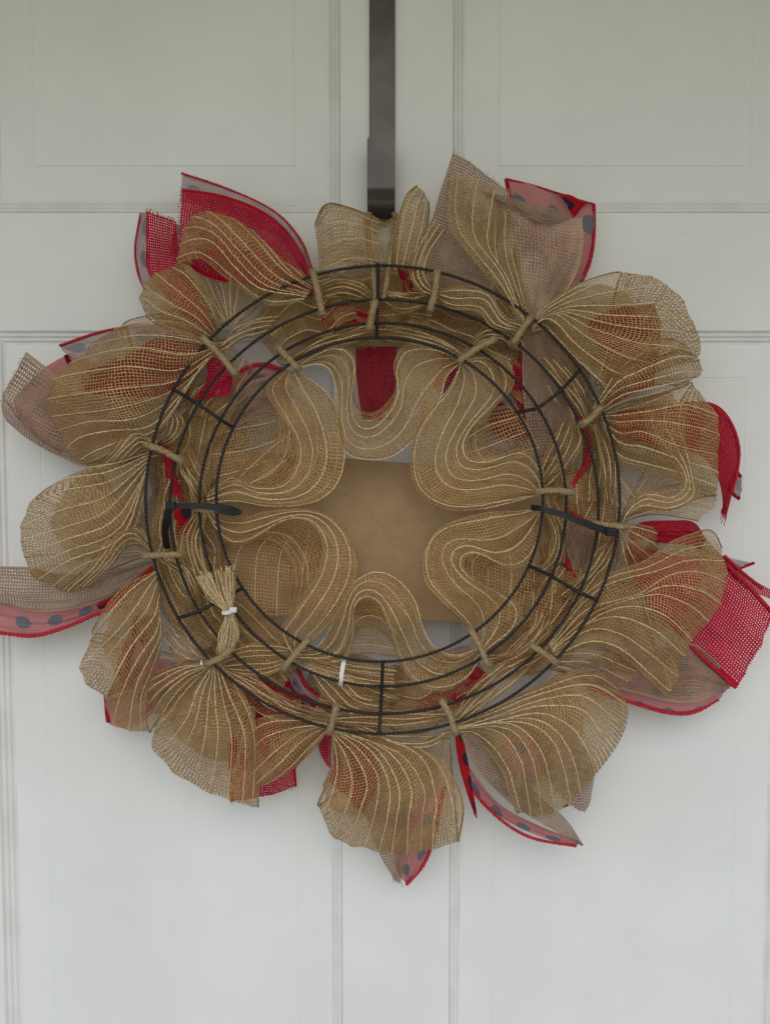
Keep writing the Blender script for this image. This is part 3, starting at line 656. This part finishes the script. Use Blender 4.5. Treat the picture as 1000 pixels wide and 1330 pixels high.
# left
o=rib('pink',[[(56,478,.03),(88,462,.03),(120,470,.034),(160,490,.042),(240,500,.07)],[(20,520,.034),(60,540,.038),(110,530,.042),(165,530,.05),(240,515,.07)],[(30,552,.036),(75,585,.04),(120,580,.044),(170,560,.052),(240,525,.07)]],211)
edge([(10,524,.034),(40,560,.036),(80,588,.04)],o,.0009,seed=9); edge([(86,461,.031),(90,471,.031)],o,.0018,seed=10)
o=rib('burlap',[[(35,457,.046),(62,478,.048),(95,505,.05),(150,515,.06),(240,515,.078)],[(10,503,.048),(45,525,.052),(90,545,.054),(150,540,.062),(240,525,.078)],[(2,525,.048),(35,558,.052),(85,585,.056),(150,568,.064),(240,535,.078)],[(8,547,.046),(40,572,.05),(80,594,.055),(120,606,.064),(200,582,.078)]],212)
fray((35,457,.046),(3,523,.048),(-1,.1),fr_tan,o,n=34,L=.003,seed=11)
o=rib('white_back',[[(78,449,.028),(125,433,.032),(180,421,.04),(250,425,.06)],[(85,458,.03),(130,448,.034),(180,440,.042),(250,440,.06)],[(120,480,.034),(150,470,.04),(185,460,.045),(250,452,.06)]],213)
edge([(78,449,.029),(125,433,.033),(180,421,.041)],o,.0013,seed=12)
rib('red_soft',[[(165,470,.05),(200,440,.056),(250,445,.07),(275,455,.076)],[(105,490,.05),(160,492,.056),(220,480,.07),(272,460,.076)],[(150,560,.05),(180,535,.056),(225,505,.07),(270,466,.076)]],214)
# lower left tails running out of frame
o=rib('pink',[[(-25,775,.042),(0,782,.044),(50,790,.046),(100,785,.05),(150,768,.06),(200,738,.08)],[(-25,800,.04),(0,804,.042),(48,810,.044),(95,800,.048),(145,778,.058),(199,742,.08)],[(-25,820,.04),(0,822,.042),(45,826,.044),(85,815,.047),(140,790,.056),(197,745,.08)]],215)
edge([(-25,820,.041),(0,822,.043),(45,826,.045),(85,815,.048),(120,800,.053),(150,786,.06),(197,742,.081)],o,.0016,seed=13)
o=rib('burlap',[[(-25,733,.052),(0,735,.054),(40,737,.056),(80,746,.06),(130,742,.068),(198,728,.084)],[(-25,765,.054),(0,768,.056),(45,770,.06),(90,768,.062),(140,757,.07),(198,732,.084)],[(-25,782,.052),(0,786,.054),(50,794,.058),(100,790,.06),(150,771,.068),(198,737,.084)]],216)
o=rib('dotred',[[(125,786,.056),(150,772,.064),(175,752,.074),(199,733,.086)],[(130,792,.054),(155,782,.062),(180,762,.074),(200,740,.086)]],217,NS=20,NT_=8)
# below lower left
o=rib('pink',[[(138,903,.034),(140,938,.034),(175,944,.036),(205,920,.045)],[(160,880,.04),(170,900,.04),(195,905,.044),(225,890,.055)],[(180,830,.06),(195,850,.06),(215,860,.06),(240,860,.07)]],218)
edge([(138,903,.035),(139,920,.035),(141,938,.035)],o,.0018,seed=14)
rib('red_soft',[[(175,800,.05),(165,830,.048),(150,870,.045),(140,905,.04)],[(205,800,.06),(195,835,.056),(175,875,.05),(155,912,.045)]],219)
# bottom left
o=rib('red',[[(292,870,.07),(300,930,.056),(298,990,.044),(299,1041,.036)],[(330,880,.07),(345,930,.056),(345,985,.044),(345,1034,.036)],[(388,905,.07),(385,945,.056),(384,985,.044),(386,1021,.036)]],220)
fray((299,1041,.036),(386,1021,.036),(.2,1),fr_red,o,seed=15)
o=rib('red',[[(412,950,.06),(404,970,.052),(392,988,.046),(380,1003,.04)],[(404,948,.06),(390,960,.052),(378,978,.046),(366,996,.04)]],221,NS=24,NT_=10)
rib('white_back',[[(405,955,.04),(412,970,.036),(418,985,.034)],[(424,950,.04),(426,968,.036),(426,985,.034)]],222,NS=16,NT_=8)
o=rib('red',[[(418,948,.07),(414,962,.066),(417,980,.06),(424,994,.058)],[(433,948,.07),(430,965,.066),(430,982,.06),(430,998,.056)]],223,NS=20,NT_=10)
# bottom tips
o=rib('burlap',[[(470,1040,.05),(482,1085,.046),(498,1120,.042),(516,1146,.04)],[(530,1040,.05),(530,1085,.046),(528,1115,.042),(520,1142,.04)]],224)
fray((508,1135,.04),(522,1140,.04),(.2,1),fr_tan,o,n=10,L=.007,seed=16)
o=rib('pink',[[(500,1060,.044),(512,1095,.040),(513,1125,.036),(527,1147,.034)],[(540,1040,.046),(543,1080,.042),(538,1115,.038),(529,1147,.034)],[(578,1020,.05),(568,1070,.044),(556,1112,.04),(530,1147,.034)]],225)
edge([(577,1022,.051),(568,1068,.045),(560,1100,.041),(548,1126,.038),(528,1149,.034)],o,.0016,seed=17)
rib('red_soft',[[(440,955,.07),(432,990,.06),(424,1012,.052)],[(470,960,.07),(470,1010,.06),(460,1045,.05)],[(490,960,.07),(492,1010,.06),(475,1060,.046)]],226)
# bottom right
o=rib('dotred',[[(590,952,.08),(594,985,.07),(603,1020,.062),(616,1059,.054)],[(600,952,.08),(607,985,.07),(613,1020,.062),(619,1056,.054)]],227,NS=24,NT_=10)
fray((614,1050,.055),(619,1058,.054),(.3,1),fr_red,o,n=8,L=.006,seed=18)
o=rib('pink',[[(598,965,.07),(612,1000,.062),(650,1045,.052),(700,1072,.046),(752,1094,.042)],[(598,985,.066),(612,1022,.058),(645,1058,.05),(692,1083,.044),(748,1100,.04)]],228,NS=50,NT_=14)
edge([(600,990,.067),(613,1025,.059),(648,1063,.051),(690,1088,.045),(748,1099,.041)],o,.0014,seed=19)
o=rib('burlap',[[(596,950,.084),(620,1000,.072),(660,1042,.062),(705,1070,.054),(756,1099,.046)],[(615,952,.084),(650,1000,.072),(685,1040,.062),(722,1066,.054),(757,1098,.046)],[(632,955,.084),(668,1000,.07),(705,1038,.06),(735,1064,.052),(757,1097,.046)]],229)
o=rib('burlap',[[(690,990,.056),(712,1015,.046),(730,1036,.038)],[(720,975,.056),(745,1010,.046),(761,1053,.038)],[(750,960,.056),(768,985,.046),(773,1002,.04)]],230)
fray((730,1036,.038),(761,1053,.038),(0,1),fr_tan,o,n=16,L=.003,seed=20); edge([(730,1048,.036),(738,1045,.036)],o,.0012,seed=21)
rib('pink',[[(650,960,.06),(660,990,.058),(670,1020,.054)],[(690,960,.06),(700,990,.058),(705,1015,.054)]],231,NS=16,NT_=10)
# right big red tail
o=rib('red_open',[[(812,705,.08),(870,720,.06),(943,732,.048),(1003,796,.044)],[(812,715,.08),(860,750,.06),(925,790,.048),(985,845,.044)],[(812,730,.08),(845,785,.06),(893,836,.048),(955,893,.044)]],232,wr_amp=.0016,NS=60)
fray((1003,796,.044),(955,893,.044),(1,.6),fr_red,o,n=36,L=.002,seed=22)
edge([(893,836,.049),(925,866,.047),(955,893,.045)],o,.0017,seed=23); edge([(943,733,.049),(975,765,.047),(1003,796,.045)],o,.0017,seed=24)
o=rib('white_back',[[(905,705,.04),(940,722,.036),(979,732,.032)],[(900,720,.042),(935,735,.038),(962,739,.034)]],233,NS=20,NT_=8)
edge([(979,731,.033),(960,738,.034),(945,741,.036)],o,.0012,seed=25)
o=rib('red',[[(930,715,.042),(960,742,.038),(1004,768,.034)],[(935,735,.044),(965,762,.04),(1000,778,.036)]],234,NS=20,NT_=8); edge([(940,722,.042),(965,745,.039),(990,765,.036)],o,.0015,seed=26)
o=rib('pink',[[(740,870,.07),(800,850,.05),(870,842,.044),(905,838,.04),(955,888,.036)],[(750,880,.07),(805,880,.05),(870,885,.044),(910,880,.04),(945,895,.036)],[(755,885,.07),(820,912,.05),(870,926,.044),(905,924,.04),(932,908,.036)]],235)
edge([(765,893,.064),(820,912,.051),(865,925,.045),(900,925,.041),(932,908,.037)],o,.0018,seed=27)
o=rib('burlap',[[(740,862,.076),(800,845,.06),(870,838,.052),(905,838,.048),(956,886,.042)],[(750,872,.076),(805,870,.06),(870,870,.052),(910,872,.048),(945,890,.042)],[(755,880,.076),(820,898,.06),(870,912,.052),(905,912,.048),(934,898,.042)]],236)
# satin roll and upper right tail
o=rib('red_satin',[[(816,692,.088),(832,678,.08),(868,676,.074),(900,678,.066),(915,700,.058)],[(816,697,.090),(835,690,.085),(868,690,.08),(900,694,.07),(912,710,.06)],[(816,702,.086),(836,702,.08),(868,706,.074),(898,708,.066),(908,716,.058)]],237)
o=rib('red_satin',[[(800,535,.076),(860,525,.06),(918,522,.05),(945,540,.046),(958,572,.044),(958,608,.044),(942,672,.042)],[(800,550,.076),(860,550,.058),(912,555,.05),(938,575,.05),(946,600,.05),(944,630,.046),(940,668,.042)],[(800,565,.076),(855,580,.058),(905,590,.05),(925,610,.05),(934,630,.05),(938,650,.046),(937,668,.042)]],238,NS=60)
edge([(930,531,.047),(948,548,.046),(959,580,.045),(957,612,.045),(950,640,.044)],o,.0014,seed=28); fray((936,662,.042),(943,670,.042),(-.2,1),fr_red,o,n=10,L=.008,seed=29)
o=rib('white_back',[[(950,612,.036),(947,630,.036),(958,648,.034)],[(962,618,.036),(963,632,.036),(961,645,.034)]],239,NS=14,NT_=8)
edge([(956,607,.037),(958,614,.037),(962,620,.037)],o,.0012,seed=30); edge([(945,634,.036),(953,643,.035),(960,648,.035)],o,.0014,seed=31)
rib('red_soft',[[(760,420,.05),(800,400,.046),(850,395,.042)],[(780,460,.05),(820,440,.046),(858,430,.042)],[(785,530,.055),(825,510,.048),(850,500,.042)]],240)
# between and behind the rings
rib('red_soft',[[(462,450,.045),(463,490,.042),(470,545,.04)],[(515,450,.045),(515,490,.042),(508,545,.04)]],241)
rib('red',[[(425,388,.05),(450,395,.05),(500,400,.05)],[(415,420,.05),(450,430,.05),(500,430,.05)]],242)
rib('red',[[(515,345,.05),(522,370,.05),(530,395,.05)],[(545,345,.05),(548,370,.05),(548,395,.05)]],243)
o=rib('burlap',[[(680,425,.07),(678,480,.066),(682,540,.064),(690,600,.062)],[(705,435,.074),(712,490,.068),(722,545,.066),(730,600,.062)],[(735,460,.07),(748,510,.066),(758,560,.062),(752,620,.060)]],244)
edge([(752,540,.07),(764,575,.066),(762,600,.064),(742,632,.062)],o,.0022,seed=32)
rib('red',[[(668,465,.06),(664,500,.058),(672,540,.058)],[(683,465,.06),(682,500,.058),(684,545,.058)]],245)
rib('red_soft',[[(632,545,.05),(645,565,.05),(690,575,.05)],[(650,520,.052),(668,535,.052),(700,545,.052)]],246)
rib('white_back',[[(600,545,.04),(598,580,.04),(610,605,.04)],[(660,560,.04),(665,585,.04),(690,590,.04)]],247)
rib('red',[[(578,455,.058),(570,480,.056),(560,505,.054)],[(600,470,.058),(592,492,.056),(580,512,.054)]],248,NS=16,NT_=10)
o=rib('pink',[[(288,505,.055),(310,484,.055),(340,474,.055),(370,482,.055)],[(290,560,.05),(320,540,.05),(350,535,.05),(375,530,.05)]],249); edge([(284,503,.057),(310,483,.057),(338,473,.057),(368,480,.057)],o,.0018,seed=33)
rib('burlap',[[(300,530,.06),(320,500,.06),(350,490,.06),(380,500,.06)],[(300,560,.058),(325,545,.058),(352,538,.058),(380,540,.058)]],250)
rib('red',[[(266,460,.07),(270,490,.07),(252,520,.068)],[(292,468,.07),(302,492,.07),(298,514,.068)]],251,NS=16,NT_=10)
rib('red',[[(205,570,.07),(212,600,.068),(220,640,.066)],[(225,585,.07),(228,610,.068),(240,650,.066)]],252,NS=16,NT_=10)
rib('dotred',[[(225,660,.064),(228,690,.062),(222,720,.06)],[(255,660,.064),(250,690,.062),(240,720,.06)]],253,NS=16,NT_=10)
o=rib('burlap',[[(728,668,.066),(732,700,.066),(742,735,.066)],[(775,680,.066),(772,715,.066),(765,750,.066)]],254); edge([(725,715,.067),(738,735,.067),(748,752,.067)],o,.002,seed=34); edge([(735,660,.067),(752,672,.067),(770,682,.067)],o,.0015,seed=35)
rib('red_soft',[[(680,810,.058),(700,775,.058),(740,770,.058)],[(700,820,.06),(725,800,.06),(755,790,.06)]],255)
o=rib('red',[[(578,905,.062),(600,880,.062),(615,862,.064)],[(600,915,.062),(620,895,.062),(638,880,.064)]],256)
rib('red',[[(635,845,.066),(660,850,.066),(690,855,.066)],[(640,858,.066),(665,864,.066),(688,868,.066)]],257,NS=16,NT_=8)
rib('red',[[(300,880,.055),(345,885,.055),(390,885,.055)],[(320,930,.055),(355,935,.055),(400,930,.055)]],258)
o=rib('white_back',[[(385,865,.06),(400,895,.058),(440,920,.056)],[(375,880,.058),(395,915,.056),(430,940,.054)]],259); edge([(384,862,.061),(402,895,.059),(442,918,.057)],o,.0016,seed=36); edge([(370,900,.063),(395,906,.062),(425,925,.06)],o,.0022,seed=37)
rib('red',[[(540,905,.052),(570,900,.052),(600,890,.052)],[(540,930,.052),(575,925,.052),(610,915,.052)]],260,NS=16,NT_=10)

# ---- chenille ties
def pipe(pts, seed, r=.0027):
    g=np.random.default_rng(seed); q=cr([P(u,v,d) for u,v,d in pts],46)
    rad=1+.14*g.normal(0,1,(46,10)); V,F=tube(q,r,10,rad=np.clip(rad,.7,1.35)); fib=[(V,F)]
    T,A,B=frames(q)
    for k in range(800):
        i=g.integers(0,46); a=g.uniform(0,6.283); dvec=A[i]*math.cos(a)+B[i]*math.sin(a)
        s=q[i]+dvec*r*.9; e=s+dvec*g.uniform(.0004,.0021)+T[i]*g.normal(0,.0006); wv=np.cross(dvec,T[i])*.00016
        fib.append((np.array([s-wv,s+wv,e]),[(0,1,2)]))
    return part(mesh_obj('pipe_cleaner',*join(fib),M['pipe']))
def bar(u1,v1,u2,v2,seed,lift=.004,ext=9):
    a=np.array([u1,v1],float); b=np.array([u2,v2],float); t=(b-a)/np.linalg.norm(b-a)
    D=lambda p,o_: (p[0],p[1],dr(p[1])+o_)
    m=(a+b)/2+np.array([-t[1],t[0]])*random.uniform(-2,2)
    pipe([D(a,-.0015),D(a+t*5,lift*.9),D(m,lift),D(b-t*5,lift*.7),D(b,-.004)],seed)
for k,q in enumerate([(406,352,419,408),(568,352,559,402),(689,412,666,446),(779,530,755,552),(770,681,813,684),(690,838,722,860),(574,910,592,952),(437,917,428,951),
  (301,843,269,863),(188,722,235,720),(188,576,237,599),(264,439,306,486),(362,452,388,480),(642,440,596,468),(697,638,744,639),(611,818,634,864),(400,831,368,868),(253,660,287,662),(487,392,479,428)]):
    bar(*q, 300+k)
# long loop that hangs on the hook
pipe([(488,392,.078),(486,365,.080),(481,335,.076),(478,305,.06),(477,283,.035),(484,276,.022),(497,277,.0175),(509,276,.022)],330,.0022)
pipe([(497,392,.078),(502,365,.080),(506,335,.076),(511,305,.06),(514,283,.035),(509,276,.022)],331,.0020)

# ---- cable ties
def ties(pts, w_, mat, head, name='zip_tie', hs=(.0085,.006,.0065)):
    q=cr([P(*p) for p in pts],30); wd_=w_ if np.ndim(w_) else np.full(30,w_)
    ob=mesh_obj(name,*strap(q,wd_,.0013),mat,smooth=False); part(ob)
    if head:
        c=P(*head); h=mesh_obj('head',*box(c[0]-hs[0]/2,c[0]+hs[0]/2,c[1]-hs[1]/2,c[1]+hs[1]/2,c[2]-hs[2]/2,c[2]+hs[2]/2),mat,smooth=False)
        bv=h.modifiers.new('bevel','BEVEL'); bv.width=.0009; bv.segments=3; sub(h,ob)
        s_=mesh_obj('slot',*box(c[0]-.0016,c[0]+.0016,c[1]-hs[1]/2-.0007,c[1]-hs[1]/2+.0005,c[2]-.0013,c[2]+.0013),mat,smooth=False); sub(s_,ob)
    return ob
wt=np.interp(np.linspace(0,1,30),[0,.55,.75,.9,1],[.0048,.0048,.008,.0075,.003])
ties([(222,657,.104),(245,657,.106),(270,657,.106),(292,662,.105),(314,666,.101)],wt,M['black'],(222,657,.104))
ties([(221,660,.101),(217,672,.098),(215,690,.088),(217,712,.074)],.0055,M['black'],None)
ties([(690,659,.098),(704,661,.105),(735,670,.107),(765,682,.107),(793,691,.105)],np.interp(np.linspace(0,1,30),[0,1],[.0046,.0062]),M['black'],(793,691,.106))
ties([(289,796,.108),(298,795,.1115),(306,791,.110)],.0032,M['white'],(303,792,.1115),hs=(.006,.004,.0045))
ties([(447,855,.094),(446,862,.1005),(444,874,.102),(443,884,.1005),(442,890,.094)],.0034,M['white'],None)
ties([(262,857,.09),(262,862,.1),(266,868,.09)],.002,M['white'],None)
